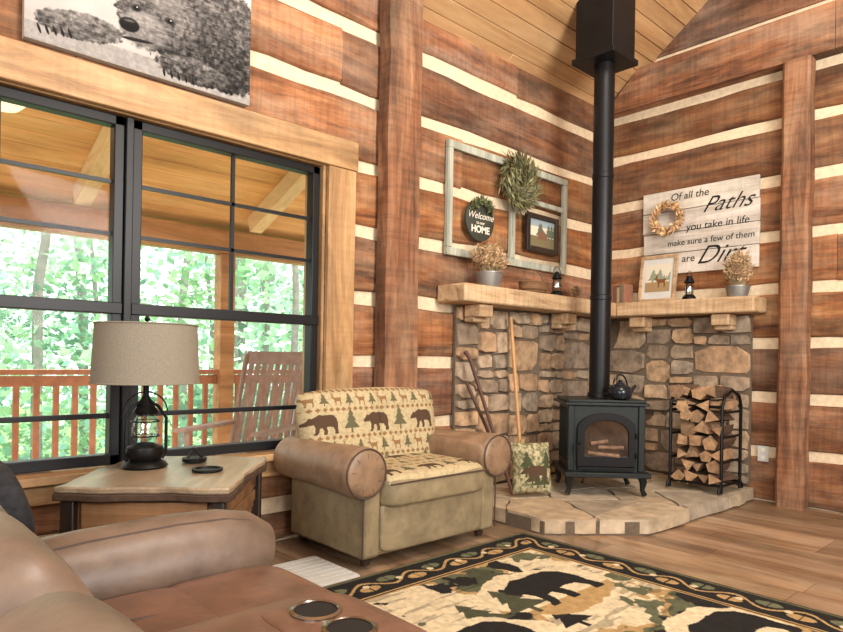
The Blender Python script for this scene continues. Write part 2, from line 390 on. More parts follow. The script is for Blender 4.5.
# posts
def post(name,x0,x1,y0,y1,h):
    w=MB(); n=14; V=[];F=[]
    for i in range(n+1):
        z=h*i/n; j=lambda: U(-.006,.006) if 0<i<n else 0; c=.02
        a0,a1,b0,b1=x0+j(),x1+j(),y0+j(),y1+j()
        if name=='trim_1': b1=y1
        else: a1=x1
        V+=[(a0+c,b0,z),(a1-c,b0,z),(a1,b0+c,z),(a1,b1-c,z),(a1-c,b1,z),(a0+c,b1,z),(a0,b1-c,z),(a0,b0+c,z)]
    for i in range(n):
        for k in range(8): F.append((i*8+k,i*8+(k+1)%8,(i+1)*8+(k+1)%8,(i+1)*8+k))
    F+= [tuple(range(8))[::-1],tuple(range(n*8,n*8+8))]
    w.add(V,F); w.build(name,M_post)
post('trim_1',-2.75,-2.475,-.15,-.008,EV+.06)
post('trim_2',-.15,-.008,-1.72,-1.53,3.28)
# window trim
w=MB(); a,b_,c,d=-5.30,-3.12,.50,2.20
w.box(a-.2,b_+.21,-.04,0,d-.01,d+.165,(1,1,1),0)
w.box(a-.2,b_+.21,-.05,0,c-.12,c-.031,(1,1,1),0)
w.box(a-.2,b_+.21,-.09,.02,c-.03,c+.01,(1.05,1.05,1.05),0)
w.box(b_,b_+.2,-.033,0,c+.011,d-.011,(1,1,1),1); w.box(a-.2,a,-.033,0,c+.011,d-.011,(1,1,1),1)
w.box(b_-.02,b_,0,.2,c,d,(.9,.9,.9),1); w.box(a,a+.02,0,.2,c,d,(.9,.9,.9),1)
w.box(a,b_,0,.2,d-.015,d,(.9,.9,.9),0)
w.build('trim_3',[M_pine_x,M_pine_z],bevel=.005)
# windows
def window(name,x0,x1):
    e=empty(name); w=MB(); c,d=.515,2.18; y0,y1=.03,.10
    w.box(x0,x0+.045,y0,y1,c,d); w.box(x1-.045,x1,y0,y1,c,d); w.box(x0,x1,y0,y1,c,c+.05); w.box(x0,x1,y0,y1,d-.045,d)
    w.box(x0,x1,y0-.01,y1,1.235,1.29)
    w.box(x0,x1,.06,.08,.735,.76)
    w.build('frame',M_frame,e,bevel=.004)
    w=MB(); xm=(x0+x1)/2
    w.box(xm-.009,xm+.009,.06,.08,1.29,d-.04)
    for z in (1.62,1.87): w.box(x0+.04,x1-.04,.06,.08,z-.009,z+.009)
    w.build('muntins',M_frame,e)
    w=MB(); w.box(x0+.04,x1-.04,.068,.072,c+.04,d-.04); w.build('glass',M_glass,e)
window('window_1',-4.22,-3.145); window('window_2',-5.275,-4.26)
w=MB(); w.box(-4.258,-4.222,.01,.11,.515,2.18); w.build('trim_4',M_frame,bevel=.004)
# baseboard heater
e=empty('baseboard_heater'); w=MB(); w.box(-5.4,-3.62,-.075,-.008,.03,.21); w.box(-5.4,-3.62,-.085,-.03,.17,.18); w.box(-5.42,-5.38,-.08,-.008,0,.215); w.box(-3.64,-3.6,-.08,-.008,0,.215)
w.build('case',M_white,e,bevel=.006)
# ---------------------------------------------------------------- stone walls + hearth
def stonewall(name,mapf,p0,p1,q0,q1):
    w=MB(); cells=[]
    def sp(a,b_,c,d):
        W=b_-a; H=d-c
        if W>.46 or (W>.26 and W>2.0*H and R()<.85):
            m=a+W*U(.32,.68); sp(a,m,c,d); sp(m,b_,c,d)
        elif H>.30 or (H>.18 and R()<.6) or (H>.13 and H>W*1.2):
            m=c+H*U(.32,.68); sp(a,b_,c,m); sp(a,b_,m,d)
        else: cells.append((a,b_,c,d))
    sp(p0,p1,q0,q1)
    cols=[(1,.98,.96),(.80,.83,.86),(1.1,1.02,.92),(.70,.69,.68),(1.08,.92,.78),(.62,.62,.64),(1.22,1.18,1.12),(.9,.76,.64),(.93,.94,.92),(1.15,1.0,.82)]
    for a,b_,c,d in cells:
        g=.004; a+=g;b_-=g;c+=g;d-=g; W=b_-a;H=d-c; cx=(a+b_)/2;cy=(c+d)/2
        poly=[]
        for (x,y,dx,dy) in ((a,c,1,1),(b_,c,-1,1),(b_,d,-1,-1),(a,d,1,-1)):
            f1=U(.03,.32);f2=U(.03,.36)
            A_=(x+dx*W*f1,y+U(-.003,.012)*dy); B_=(x+U(-.003,.012)*dx,y+dy*H*f2)
            poly += [B_,A_] if (dx*dy>0) else [A_,B_]
        dp=U(.025,.062); t=random.choice(cols); v=U(.82,1.12); t=tuple(k*v for k in t)
        n=len(poly); rings=[]; tx,ty=U(-.07,.07),U(-.09,.09)
        for s_,dd in ((1,0),(.99,dp*.8),(.95,dp),(.5,dp+U(-.003,.003))):
            rings.append([mapf(cx+(p-cx)*s_,cy+(q-cy)*s_,(dd+(p-cx)*tx*s_+(q-cy)*ty*s_) if dd else 0) for p,q in poly])
        vs=[p for r in rings for p in r]; fs=[]
        for i in range(3):
            for k in range(n): fs.append((i*n+k,i*n+(k+1)%n,(i+1)*n+(k+1)%n,(i+1)*n+k))
        fs.append(tuple(range(3*n,4*n)))
        w.add(vs,fs,t,0)
    pts=[mapf(p0,q0,0),mapf(p1,q0,0),mapf(p1,q1,0),mapf(p0,q1,0)]
    v=Vector(mapf(p0,q0,.022))-Vector(mapf(p0,q0,0)); w.prism(pts,v,(1,1,1),1)
    return w.build(name,[M_stone,M_mortar],ang=30)
stonewall('stone_surround',lambda p,q,d:(p,-.010-d,q),-2.02,-.075,.108,1.43)
stonewall('stone_surround',lambda p,q,d:(-.010-d,p,q),-1.31,-.012,.108,1.43)
HP=[(-2.11,-.03),(-2.14,-.92),(-1.66,-1.33),(-.3,-1.38),(-.03,-1.35),(-.03,-.03)]
def clip(poly,px,py,nx,ny):
    o=[]; n=len(poly)
    for i in range(n):
        a=poly[i];b_=poly[(i+1)%n]; da=(a[0]-px)*nx+(a[1]-py)*ny; db=(b_[0]-px)*nx+(b_[1]-py)*ny
        if da<=0: o.append(a)
        if da*db<0:
            t=da/(da-db); o.append((a[0]+(b_[0]-a[0])*t,a[1]+(b_[1]-a[1])*t))
    return o
w=MB(); w.prism([(x*.995-.005,y*.985,0) for x,y in HP],(0,0,.082),(1,1,1),1)
seeds=[(U(-2.1,-.05),U(-1.4,-.05)) for _ in range(24)]
for it in range(2):
    new=[]; cells=[]
    for i,s_ in enumerate(seeds):
        c=HP[:]
        for j,q in enumerate(seeds):
            if i==j: continue
            c=clip(c,(s_[0]+q[0])/2,(s_[1]+q[1])/2,q[0]-s_[0],q[1]-s_[1])
            if not c: break
        if len(c)>2: cells.append(c); new.append((sum(p[0] for p in c)/len(c),sum(p[1] for p in c)/len(c)))
    if it==0: seeds=[(s_[0]*.5+n_[0]*.5,s_[1]*.5+n_[1]*.5) for s_,n_ in zip(seeds,new)]
for c in cells:
    cx=sum(p[0] for p in c)/len(c);cy=sum(p[1] for p in c)/len(c)
    t=random.choice([(1,1,1),(.86,.89,.92),(1.06,1.03,.97),(.76,.76,.76),(1.04,.96,.86),(.95,.9,.82)])
    pts=[]
    for i in range(len(c)):
        p,q=c[i],c[(i+1)%len(c)]
        for s_ in (0,.25,.5,.75): 
            jx,jy=(U(-.014,.014),U(-.014,.014)) if s_ else (0,0)
            pts.append((cx+(p[0]+(q[0]-p[0])*s_-cx)*.96+jx,cy+(p[1]+(q[1]-p[1])*s_-cy)*.96+jy,.012))
    w.prism(pts,(0,0,.086+U(-.005,.001)),t,0)
w.build('stone_hearth',[M_flag,M_mortar],bevel=.005)
# mantel
e=empty('corner_mantel')
w=MB(); w.box(-2.19,-.008,-.28,-.008,1.437,1.56); w.build('shelf_beam_left',M_mantx,e,bevel=.014)
w=MB(); w.box(-.28,-.008,-1.41,-.282,1.437,1.558); w.build('shelf_beam_right',M_manty,e,bevel=.014)
w=MB()
for x in (-1.91,-.87): w.box(x-.07,x+.07,-.23,-.075,1.345,1.434); w.box(x-.07,x+.07,-.17,-.075,1.31,1.345)
w.build('corbels_left',M_mantx,e,bevel=.01)
w=MB()
for y in (-.446,-1.142): w.box(-.23,-.075,y-.07,y+.07,1.345,1.434); w.box(-.17,-.075,y-.07,y+.07,1.31,1.345)
w.build('corbels_right',M_manty,e,bevel=.01)
# ---------------------------------------------------------------- stove
SX,SY=-1.08,-.62; HZ=.1005
e=empty('wood_stove',(SX,SY,HZ+.004),math.radians(-45)); 
w=MB()
w.box(-.255,.255,-.22,.2,.15,.63)
w.box(-.30,.30,-.30,.24,.13,.165)
w.box(-.295,.295,-.255,.235,.63,.652); w.box(-.275,.275,-.24,.22,.652,.672)
w.box(-.27,-.225,-.235,-.2,.165,.63); w.box(.225,.27,-.235,-.2,.165,.63)
for k in range(7): w.box(-.262,.262,-.15+.05*k,-.14+.05*k,.22,.6)
w.build('body',M_stove,e,bevel=.008)
w=MB()
for sx in (-1,1):
    for yy in (-.24,.17):
        w.tube([(sx*.25,yy,.14),(sx*.262,yy-.0,.09),(sx*.255,yy,.04),(sx*.272,yy,.004)],[.034,.026,.017,.02],8)
w.build('legs',M_stove,e)
def arch(wd,z0,z1,rise,n=14):
    return [(-wd,z0),(wd,z0)]+[(wd*math.cos(math.pi*k/n),z1+rise*math.sin(math.pi*k/n)) for k in range(n+1)]
w=MB()
o=arch(.205,.20,.46,.12); i=arch(.155,.27,.43,.10)
n=len(o); V=[(x,-.245,z) for x,z in o]+[(x,-.245,z) for x,z in i]+[(x,-.222,z) for x,z in o]+[(x,-.222,z) for x,z in i]
F=[]
for k in range(n):
    k2=(k+1)%n; F+=[(k,k2,n+k2,n+k),(2*n+k,2*n+k2,k2,k),(n+k,n+k2,3*n+k2,3*n+k)]
w.add(V,F); w.box(-.2,.2,-.245,-.222,.175,.195)
w.tube([(-.19,-.25,.36),(-.215,-.285,.36),(-.215,-.285,.29)],.009,8)
for zz in (.28,.42): w.tube([(.208,-.25,zz-.02),(.208,-.25,zz+.02)],.01,8)
w.build('door',M_black,e,bevel=.003)
w=MB(); w.prism([(x,-.232,z) for x,z in i],(0,.006,0)); w.build('door_glass',M_stoveglass,e)
w=MB()
for k,(x,z,l) in enumerate([(-.02,.295,.11),(.03,.335,.09),(-.05,.36,.06)]):
    w.tube([(x-l,-.236,z),(x+l,-.236,z+.02*(k-1))],.014,8)
w.build('burning_logs',pbr('charred_log',(120,94,74),.8,var=.5),e)
pe=empty('stove_pipe',(SX,SY,0)); w=MB()
w.lathe([(.085,.782),(.085,.81),(.075,.82),(.075,1.5),(.079,1.505),(.079,1.535),(.075,1.54),(.075,2.4),(.079,2.405),(.079,2.44),(.075,2.445),(.075,3.3)],n=32); w.build('flue',M_pipe,pe)
w=MB(); w.box(-.155,.155,-.155,.155,3.28,3.95); w.box(-.175,.175,-.175,.175,3.25,3.29); w.build('ceiling_support_box',M_pipe,pe,bevel=.004)
# kettle
e=empty('kettle',(SX-.05,SY-.2,.780)); w=MB()
w.lathe([(.055,0),(.075,.01),(.085,.04),(.08,.075),(.055,.1),(.03,.108),(.03,.115),(.012,.12),(.015,.135),(.001,.14)])
w.tube([(.07,-.03,.04),(.1,-.04,.07),(.125,-.05,.1)],[.018,.013,.009])
w.tube([(.0+.062*math.cos(a),-.02*math.cos(a),.09+.085*math.sin(a)) for a in np.linspace(0,math.pi,12)],.006)
w.build('body',pbr('kettle_enamel',(30,36,44),.2,.3,bump=0),e)
# ---------------------------------------------------------------- log rack
e=empty('firewood_rack',(-.42,-1.13,HZ+.013)); w=MB()
def arcp(y,h=.74):
    return [(-.17,y,0),(-.17,y,h*.84),(-.13,y,h*.94),(0,y,h),(.13,y,h*.94),(.17,y,h*.84),(.17,y,0)]
for y in (-.19,.19):
    w.tube(arcp(y),.012,8)
    for z in (.05,.22,.4,.58): w.tube([(-.17,y,z),(.17,y,z)],.010,8)
for x in (-.17,.17):
    for z in (.05,.62): w.tube([(x,-.19,z),(x,.19,z)],.010,8)
    for y in (-.19,.19): w.tube([(x,y,.05),(x*1.2,y,.03),(x*1.25,y,.0)],.012,8)
w.build('iron_frame',M_black,e)
w=MB(); z=.085; row=0
while z<.74:
    y=-.135+(.03 if row%2 else 0)
    while y<.15:
        r=U(.05,.072); L_=U(.14,.2)
        k=random.choice([3,3,4,5]); ph=U(0,6.28); tl=U(-.035,.035); tz=U(-.014,.014)
        pr=[(r*math.cos(ph+2*math.pi*i/k)*U(.8,1.1),r*math.sin(ph+2*math.pi*i/k)*U(.7,1.0)) for i in range(k)]
        V=[(-L_,y+a+tl,z+b_+tz) for a,b_ in pr]+[(L_*U(.9,1),y+a-tl,z+b_-tz) for a,b_ in pr]
        mi=1 if R()<.6 else 0
        tt=tint(.6,1.0); w.add(V,[(i,(i+1)%k,k+(i+1)%k,k+i) for i in range(k)],tt,mi)
        w.add(V[:k],[tuple(range(k))],tint(.55,1.15),0); w.add(V[k:],[tuple(range(k))],tint(.6,1.1),0)
        y+=r*1.5
    z+=.09; row+=1
w.build('firewood',[M_cut,M_bark],e,bevel=.004)
# ---------------------------------------------------------------- armchair
e=empty('armchair',(-2.90,-.41,0)); w=MB()
w.box(-.47,.47,-.33,.33,.06,.30)
w.build('base',M_suede,e,bevel=.02,seg=3)
w=MB(); w.sell((0,-.325,.2),(.375,.03,.125),.2,.35,48,16); w.build('front_panel',M_suede,e)
for sx,nm in ((-1,'arm_left'),(1,'arm_right')):
    w=MB()
    w.box(min(sx*.375,sx*.485),max(sx*.375,sx*.485),-.345,.32,.06,.50)
    w.build(nm,M_suede,e,bevel=.02,seg=3,ang=60)
    cx=sx*.485; cz=.487; ys=[-.378,-.376,-.362,-.33,-.22,-.05,.12,.32]; rs=[.055,.10,.121,.128,.124,.116,.113,.112]
    w=MB(); w.tube([(cx,y,cz) for y in ys],rs,40)
    w.sell((sx*.405,-.03,.50),(.055,.33,.075),.5,.4,32,20)
    w.build(nm+'_roll',M_suede2,e,ang=60)
    w=MB()
    w.tube([(cx+.119*math.cos(a),-.366,cz+.119*math.sin(a)) for a in np.linspace(0,2*math.pi,40,endpoint=False)],.005,6,closed=True)
    w.tube([(sx*.488,-.345,.07),(sx*.488,-.348,.38)],.005,6)
    for a in np.linspace(.2,2*math.pi+.2,9,endpoint=False): w.tube([(cx+.075*math.cos(a),-.3765,cz+.075*math.sin(a)),(cx+.1*math.cos(a),-.3755,cz+.1*math.sin(a))],.0018,5)
    w.build(nm+'_piping',M_seam,e)
M_fab=printmat('lodge_fabric',.85,.3,220)
CR,TAN,BRN,GRN=[np.array(lin(c)) for c in ((188,172,134),(136,104,68),(82,62,46),(98,94,68))]
def lodge(X,Y,x0,x1,rows):
    C=np.zeros(X.shape+(3,)); C[:]=CR
    C[vnoise(*X.shape,60,90,2)>.56]=CR*.82
    for (yy,s,kind,off) in rows:
        x=x0+off; k=0
        while x<x1:
            if kind=='bear':
                stamp(C,X,Y,BEAR if k%2==0 else PINE,x,yy,s if k%2==0 else s*1.15,BRN if k%2==0 else GRN); x+=s*1.75 if k%2==0 else s*1.3
            elif kind=='deer':
                stamp(C,X,Y,DEER if k%2==0 else PINE,x,yy,s,TAN if k%2==0 else GRN); x+=s*1.1
            else:
                m=(np.abs(X-x-s/2)+np.abs(Y-yy)*1.2)<s*.4; C[m]=TAN; x+=s
            k+=1
    return C
def cosg(n): return np.sin(np.linspace(-math.pi/2,math.pi/2,n))
def heightpad(nu,nv,hx,hz,hy,p=8):
    u=np.linspace(-1,1,nu); u=.6*u+.4*cosg(nu); v=np.linspace(-1,1,nv); v=.6*v+.4*cosg(nv)
    Ug,Vg=np.meshgrid(u,v); H=np.sqrt(np.clip((1-np.abs(Ug)**p)*(1-np.abs(Vg)**p),0,1))
    rr=1-.06*(np.abs(Ug)**4)*(np.abs(Vg)**4)
    return Ug*hx*rr,Vg*hz*rr,H*hy,Ug,Vg
X_,Z_,H_,Ug,Vg=heightpad(400,240,.49,.25,.12)
X_=X_*(1+.045*Vg); Z_=Z_+.015*(1-Ug**2)*(Vg+1)/2
H_=H_*(1-.10*np.exp(-(Ug/.03)**2))
C=lodge(X_,Z_,-.53,.53,[(.15,.075,'deer',.02),(.24,.04,'dia',0),(.13,.04,'dia',0),(-.005,.118,'bear',.03),(-.025,.04,'dia',0),(-.12,.08,'deer',.05),(-.14,.04,'dia',0),(-.25,.1,'bear',0)])
T=Matrix.Translation((.0,.215,.605))@Matrix.Rotation(math.radians(-12),4,'X')
dense('back_cushion_front',np.stack([X_,-H_,Z_],-1),C,M_fab,e,False,T)
w=MB(); w.M=T; w.sell((0,.0,0.0),(.485,.06,.25),.3,.3,64,32); w.build('back_cushion_rear',pbr('fabric_back',(178,158,120),.9,nscale=80),e)
w=MB(); w.M=Matrix.Translation((0,.27,.44))@Matrix.Rotation(math.radians(-8),4,'X'); w.box(-.46,.46,-.05,.03,-.38,.34); w.build('back_shell',M_suede,e,bevel=.03,seg=4)
X_,Y_,H_,Ug,Vg=heightpad(340,300,.372,.355,.055,10)
C=lodge(X_,Y_,-.4,.4,[(-.31,.10,'bear',0),(-.18,.05,'dia',0),(-.14,.09,'deer',0),(-.02,.05,'dia',0),(.02,.1,'bear',.05)])
dense('seat_cushion_top',np.stack([X_,Y_-.045,H_+.42],-1),C,M_fab,e)
w=MB(); w.sell((0,-.045,.375),(.374,.357,.078),.25,.2,80,24); w.build('seat_cushion_boxing',M_suede,e)
w=MB(); w.tube([(-.36,-.402,.425),(0,-.405,.427),(.36,-.402,.425)],.005,6); w.build('seat_piping',M_seam,e)
w=MB()
for x in (-.42,.42):
    for y in (-.28,.28): w.lathe([(.022,.016),(.034,.075)],(x,y,0),12)
w.build('feet',M_darkw,e)
# ---------------------------------------------------------------- end table
e=empty('end_table',(-4.255,-.625,0),math.radians(-40)); w=MB()
def slab(s,j,z0,z1):
    pts=[]
    for (ax,ay,bx,by) in ((-.3,-.36,.3,-.36),(.3,-.36,.3,.36),(.3,.36,-.3,.36),(-.3,.36,-.3,-.36)):
        for k in range(14):
            t=k/14; ph=ax*7+ay*5
            o_=j*(math.sin(t*9+ph)+.5*math.sin(t*23+ph*2)); dx,dy=(0,o_) if ay==by else (o_,0)
            pts.append(((ax+(bx-ax)*t)*s+dx,(ay+(by-ay)*t)*s+dy,z0))
    return pts
w.prism(slab(1,.008,.556,.58),(0,0,.024)); w.build('top',M_tabletop,e,bevel=.006)
w=MB(); w.prism(slab(1.008,.010,.530,.0),(0,0,.0255)); w.build('live_edge',M_liveedge,e,bevel=.004)
w=MB(); w.box(-.25,.25,-.31,.31,.34,.529); w.box(-.25,.25,-.31,.31,.12,.15); w.box(-.22,.22,-.325,-.31,.37,.52); w.box(.25,.262,-.27,.27,.37,.52)
for z in (.40,.46): w.box(.262,.27,-.27,.27,z,z+.05,(.85,.85,.85))
w.build('drawer_box',M_tablebox,e,bevel=.006)
w=MB()
for x in (-.26,.26):
    for y in (-.32,.32): w.box(x-.024,x+.024,y-.024,y+.024,0,.529)
w.build('legs',M_darkw,e,bevel=.005)
w=MB(); w.tube([(-.04,-.325,.45),(-.04,-.345,.45),(.04,-.345,.45),(.04,-.325,.45)],.006); w.build('handle',M_black,e)
# lamp
e=empty('table_lamp',(-4.33,-.50,.581)); w=MB()
w.lathe([(.085,0),(.09,.008),(.08,.022),(.06,.03),(.068,.045),(.075,.06),(.07,.085),(.045,.095),(.03,.1)],n=28)
w.lathe([(.035,.215),(.045,.22),(.05,.232),(.035,.25),(.038,.262),(.02,.28),(.012,.30),(.012,.345)],n=24)
for s_ in (-1,1): w.tube([(s_*.07,0,.03),(s_*.085,0,.06),(s_*.085,0,.2),(s_*.05,0,.25),(s_*.02,0,.27)],.007,8)
w.tube([(.09*math.cos(a),.0,.22+.09*math.sin(a)) for a in np.linspace(0,math.pi,16)],.003,6)
for z in (.13,.19): w.tube([(.055*math.cos(a),.055*math.sin(a),z) for a in np.linspace(0,2*math.pi,24,endpoint=False)],.003,6,closed=True)
w.tube([(.0,0,.34),(0,0,.61)],.004,6); w.lathe([(.008,.60),(.012,.61),(.006,.62),(.001,.625)],n=12)
w.build('lantern_base',M_black,e)
w=MB(); w.lathe([(.033,.1),(.05,.125),(.054,.155),(.048,.19),(.035,.215)],n=24); w.build('lantern_glass',M_lampglass,e)
w=MB(); n=48; V=[];F=[]
for r,z in ((.208,.345),(.196,.59),(.194,.59),(.206,.345)):
    for k in range(n): V.append((r*math.cos(2*math.pi*k/n),r*math.sin(2*math.pi*k/n),z))
for i in range(4):
    j=(i+1)%4
    for k in range(n): F.append((i*n+k,i*n+(k+1)%n,j*n+(k+1)%n,j*n+k))
w.add(V,F)
for z,r in ((.348,.209),(.587,.1975)): w.tube([(r*math.cos(a),r*math.sin(a),z) for a in np.linspace(0,2*math.pi,48,endpoint=False)],.003,6,closed=True)
for a in (0,2.09,4.19): w.tube([(0,0,.585),(.194*math.cos(a),.194*math.sin(a),.585)],.002,5)
w.build('shade',M_shade,e)
w=MB(); w.lathe([(.055,0),(.06,.004),(.06,.012),(.05,.012),(.045,.006),(.001,.006)],(-4.17,-.74,.581),28); w.build('coaster',M_black)
w=MB(); w.lathe([(.03,0),(.05,.004),(.052,.02),(.04,.022),(.001,.014)],(-4.12,-.50,.581),24); w.tube([(-4.15,-.50,.6),(-4.12,-.48,.64),(-4.09,-.52,.6)],.006); w.build('ashtray',M_black)
# ---------------------------------------------------------------- loveseat (faces +x)
e=empty('reclining_loveseat'); 
def armroll(nm,y):
    w=MB(); w.box(-5.12,-4.45,y-.095,y+.095,.05,.50)
    xs=[-5.15,-5.05,-4.85,-4.65,-4.52,-4.45,-4.41,-4.395,-4.39]; rs=[.105,.112,.12,.124,.124,.118,.10,.07,.03]
    zs=[.49,.505,.51,.51,.505,.496,.482,.47,.465]
    w.tube([(x,y,z) for x,z in zip(xs,zs)],rs,36); w.build(nm,M_leather2,e,bevel=.03,seg=4,ang=70)
    w=MB(); 
    for s_ in (-.055,.055): w.tube([(x,y+s_,z+math.sqrt(max(r*r-s_*s_,0.0))) for x,r,z in list(zip(xs,rs,zs))[:7]],.003,5)
    w.build(nm+'_seams',M_seam,e)
armroll('arm_far',-1.56); armroll('arm_near',-3.03)
for nm,y0,y1 in (('seat_far',-2.11,-1.67),('seat_near',-2.91,-2.49)):
    yc=(y0+y1)/2; w=MB(); w.sell((-4.85,yc,.42),(.20,(y1-y0)/2,.10),.45,.35,48,24); w.sell((-4.58,yc,.42),(.17,(y1-y0)/2,.10),.45,.35,48,24); w.sell((-4.46,yc,.25),(.07,(y1-y0)/2,.19),.4,.35,48,24); w.box(-5.1,-4.5,y0,y1,.05,.34)
    w.build(nm,M_leather,e,bevel=.01)
    w=MB()
    w.tube([(-5.0,yc,.515),(-4.85,yc,.522),(-4.72,yc,.51)],.003,5); w.build(nm+'_seam',M_seam,e)
w=MB(); w.box(-5.05,-4.6,-2.48,-2.12,.05,.50); w.sell((-4.80,-2.3,.52),(.28,.185,.072),.3,.35,72,32); w.build('console',M_leather,e,bevel=.03,seg=4)
w=MB(); w.sell((-4.655,-2.295,.585),(.085,.12,.012),.3,.3,48,12); w.build('cup_holder_tray',M_leather,e)
for k,y in enumerate((-2.245,-2.345)):
    w=MB(); n=28;V=[];F=[]
    pr=[(.047,.590),(.047,.596),(.040,.598),(.038,.596)]
    for r,z in pr:
        for q in range(n): V.append((-4.655+r*math.cos(2*math.pi*q/n),y+r*math.sin(2*math.pi*q/n),z+.004))
    for i in range(len(pr)-1):
        for q in range(n): F.append((i*n+q,i*n+(q+1)%n,(i+1)*n+(q+1)%n,(i+1)*n+q))
    w.add(V,F); w.build('cup_holder_rim_%d'%(k+1),M_chrome,e)
    w=MB(); w.lathe([(.0385,.5975),(.0385,.5985)],(-4.655,y,0),28); w.build('cup_holder_well_%d'%(k+1),M_ink,e)
for nm,y0,y1 in (('back_far',-2.12,-1.52),('back_middle',-2.48,-2.12),('back_near',-3.06,-2.48)):
    w=MB(); yc=(y0+y1)/2
    w.M=Matrix.Translation((-5.07,yc,.54))@Matrix.Rotation(math.radians(-28),4,'Y')
    w.sell((0,0,.12),(.11,(y1-y0)/2,.20),.5,.4,48,28); w.sell((.03,0,-.08),(.12,(y1-y0)/2-.02,.15),.5,.4,48,28); w.box(-.08,.0,-(y1-y0)/2+.03,(y1-y0)/2-.03,-.42,.15)
    w.build(nm,M_leather2,e,bevel=.02)
# recliner by window with dark pillow
e=empty('recliner_chair',(-5.25,-.98,0)); w=MB()
w.sell((0,0,.38),(.32,.26,.09),.35,.3); w.box(-.3,.28,-.26,.26,.05,.34); w.sell((-.28,0,.55),(.10,.28,.26),.4,.35)
w.build('seat_and_back',M_leather2,e,bevel=.02)
w=MB()
for y in (-.30,.30): w.tube([(-.3,y,.5),(.25,y,.5),(.29,y,.49),(.31,y,.48)],[.08,.08,.07,.03],24); w.box(-.3,.27,y-.06,y+.06,.05,.5)
w.build('arms',M_leather2,e,bevel=.02,ang=60)
e=empty('throw_pillow',(-4.93,-.98,.615)); w=MB(); w.M=Matrix.Rotation(math.radians(-20),4,'Y')
w.sell((0,0,0),(.06,.2,.14),.75,.45,48,28); w.build('pillow_body',pbr('dark_pillow',(34,34,38),.85,nscale=30,var=.8),e)
# ---------------------------------------------------------------- rug
nx,ny=400,600; RX0,RX1,RY0,RY1=-4.18,-2.20,-3.95,-.80
xs=np.linspace(RX0,RX1,nx); ys=np.linspace(RY0,RY1,ny)
Xg,Yg=np.meshgrid(xs,ys); n=Xg.shape
BK,GO,CRM,OL,RST=[np.array(lin(c)) for c in ((32,31,30),(176,146,98),(212,198,164),(92,96,72),(124,88,60))]
f=vnoise(*n,7,5,5); g=vnoise(*n,16,10,4); h_=vnoise(*n,150,100,2); st_=vnoise(*n,120,12,3)
C=np.zeros(n+(3,)); C[:]=BK
C[f>.36]=OL; C[f>.43]=GO; C[f>.49]=CRM
m=(st_>.60)&(f>.36); C[m]=C[m]*.6
m=(g>.66); C[m]=BK; m=(g<.34)&(f>.36); C[m]=OL
for k in range(60):
    s_=U(.14,.34); x_,y_=U(-4.1,-2.65),U(-3.7,-1.3); col=random.choice([BK,BK,OL*.6,OL*.6,RST*.7])
    stamp(C,Xg,Yg,PINE,x_,y_,s_,col)
for (ox,oy,s) in ((-3.15,-1.62,.34),(-3.85,-1.85,.36),(-3.0,-2.4,.34),(-3.8,-3.1,.4)):
    d_=((Xg-ox-s*.75)/(s*1.05))**2+((Yg-oy-s*.42)/(s*.72))**2+(g-.5)*.8
    C[d_<1]=CRM; C[(d_<1)&(Yg<oy+s*.1)]=GO
    stamp(C,Xg,Yg,BEAR,ox,oy,s,BK)
    stamp(C,Xg,Yg,PINE,ox-s*.35,oy,s*.9,OL*.6)
de=np.minimum.reduce([Xg-RX0,RX1-Xg,Yg-RY0,RY1-Yg])
bd=de<.26; C[bd]=BK
al=np.where((RX1-Xg<=de+1e-6)|(Xg-RX0<=de+1e-6),Yg,Xg)
m=bd&(np.abs(de-.13-.04*np.sin(al*22))<.009); C[m]=GO
for off,sg in ((0,1),(.5,-1)):
    cxx=((al*22/(2*math.pi)+off+.25)%1-.5)*2*math.pi/22
    m=bd&(((cxx/.055)**2+((de-.13+sg*.03)/.03)**2)<1)&(np.abs(cxx)>.004); C[m]=OL*1.3 if sg==1 else GO
m=bd&(((((al*5)%1)-.5)/5)**2+(de-.13)**2<.0003); C[m]=CRM
C[(de>.23)&(de<.26)]=GO; C[(de>.241)&(de<.249)]=BK; C[(de>.015)&(de<.03)]=OL; C[(de<.012)]=GO*.4
C*=(.75+.5*h_)[...,None]
Z=.011+.0015*vnoise(*n,60,60,2); Z[0]=Z[-1]=.001; Z[:,0]=Z[:,-1]=.001
dense('area_rug',np.stack([Xg,Yg,Z],-1),C,printmat('rug_wool',.95,.5,180))
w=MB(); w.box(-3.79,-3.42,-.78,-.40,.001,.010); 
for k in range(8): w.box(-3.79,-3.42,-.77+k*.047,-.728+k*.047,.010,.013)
w.build('white_floor_patch',M_white,bevel=.002)  # thin white slab with raised strips over a pale area of floor
# ---------------------------------------------------------------- bear canvas
e=empty('bear_canvas_print'); w=MB(); w.box(-4.70,-3.655,-.050,-.012,2.385,3.02); w.build('stretcher',M_white,e)
nx,ny=520,320; u=np.linspace(0,1.045,nx); v=np.linspace(0,.635,ny); Ug,Vg=np.meshgrid(u,v); n=Ug.shape
fur=vnoise(*n,40,70,5); fur2=vnoise(*n,110,26,3); big=vnoise(*n,6,9,3)
G=.70+.2*Vg/.635+.08*(big-.5)
def ell(cx,cy,a,b_,val,rot=0,soft=.15,fa=.55):
    global G
    c,s_=math.cos(rot),math.sin(rot); x=(Ug-cx)*c+(Vg-cy)*s_; y=-(Ug-cx)*s_+(Vg-cy)*c
    d=(x/a)**2+(y/b_)**2+ (fur-.5)*.5*(1 if fa else 0); m=np.clip((1-d)/soft,0,1); sh=.10*y/b_
    G=G*(1-m)+(val+sh+fa*(fur-.5)+.3*(fur2-.5)*(1 if fa else 0))*m
gm=Vg<.07+.02*big; G[gm]=.62+.2*(fur[gm]-.5)
ell(.76,.33,.42,.27,.30); ell(.93,.20,.2,.18,.24); ell(.66,.42,.2,.2,.36)
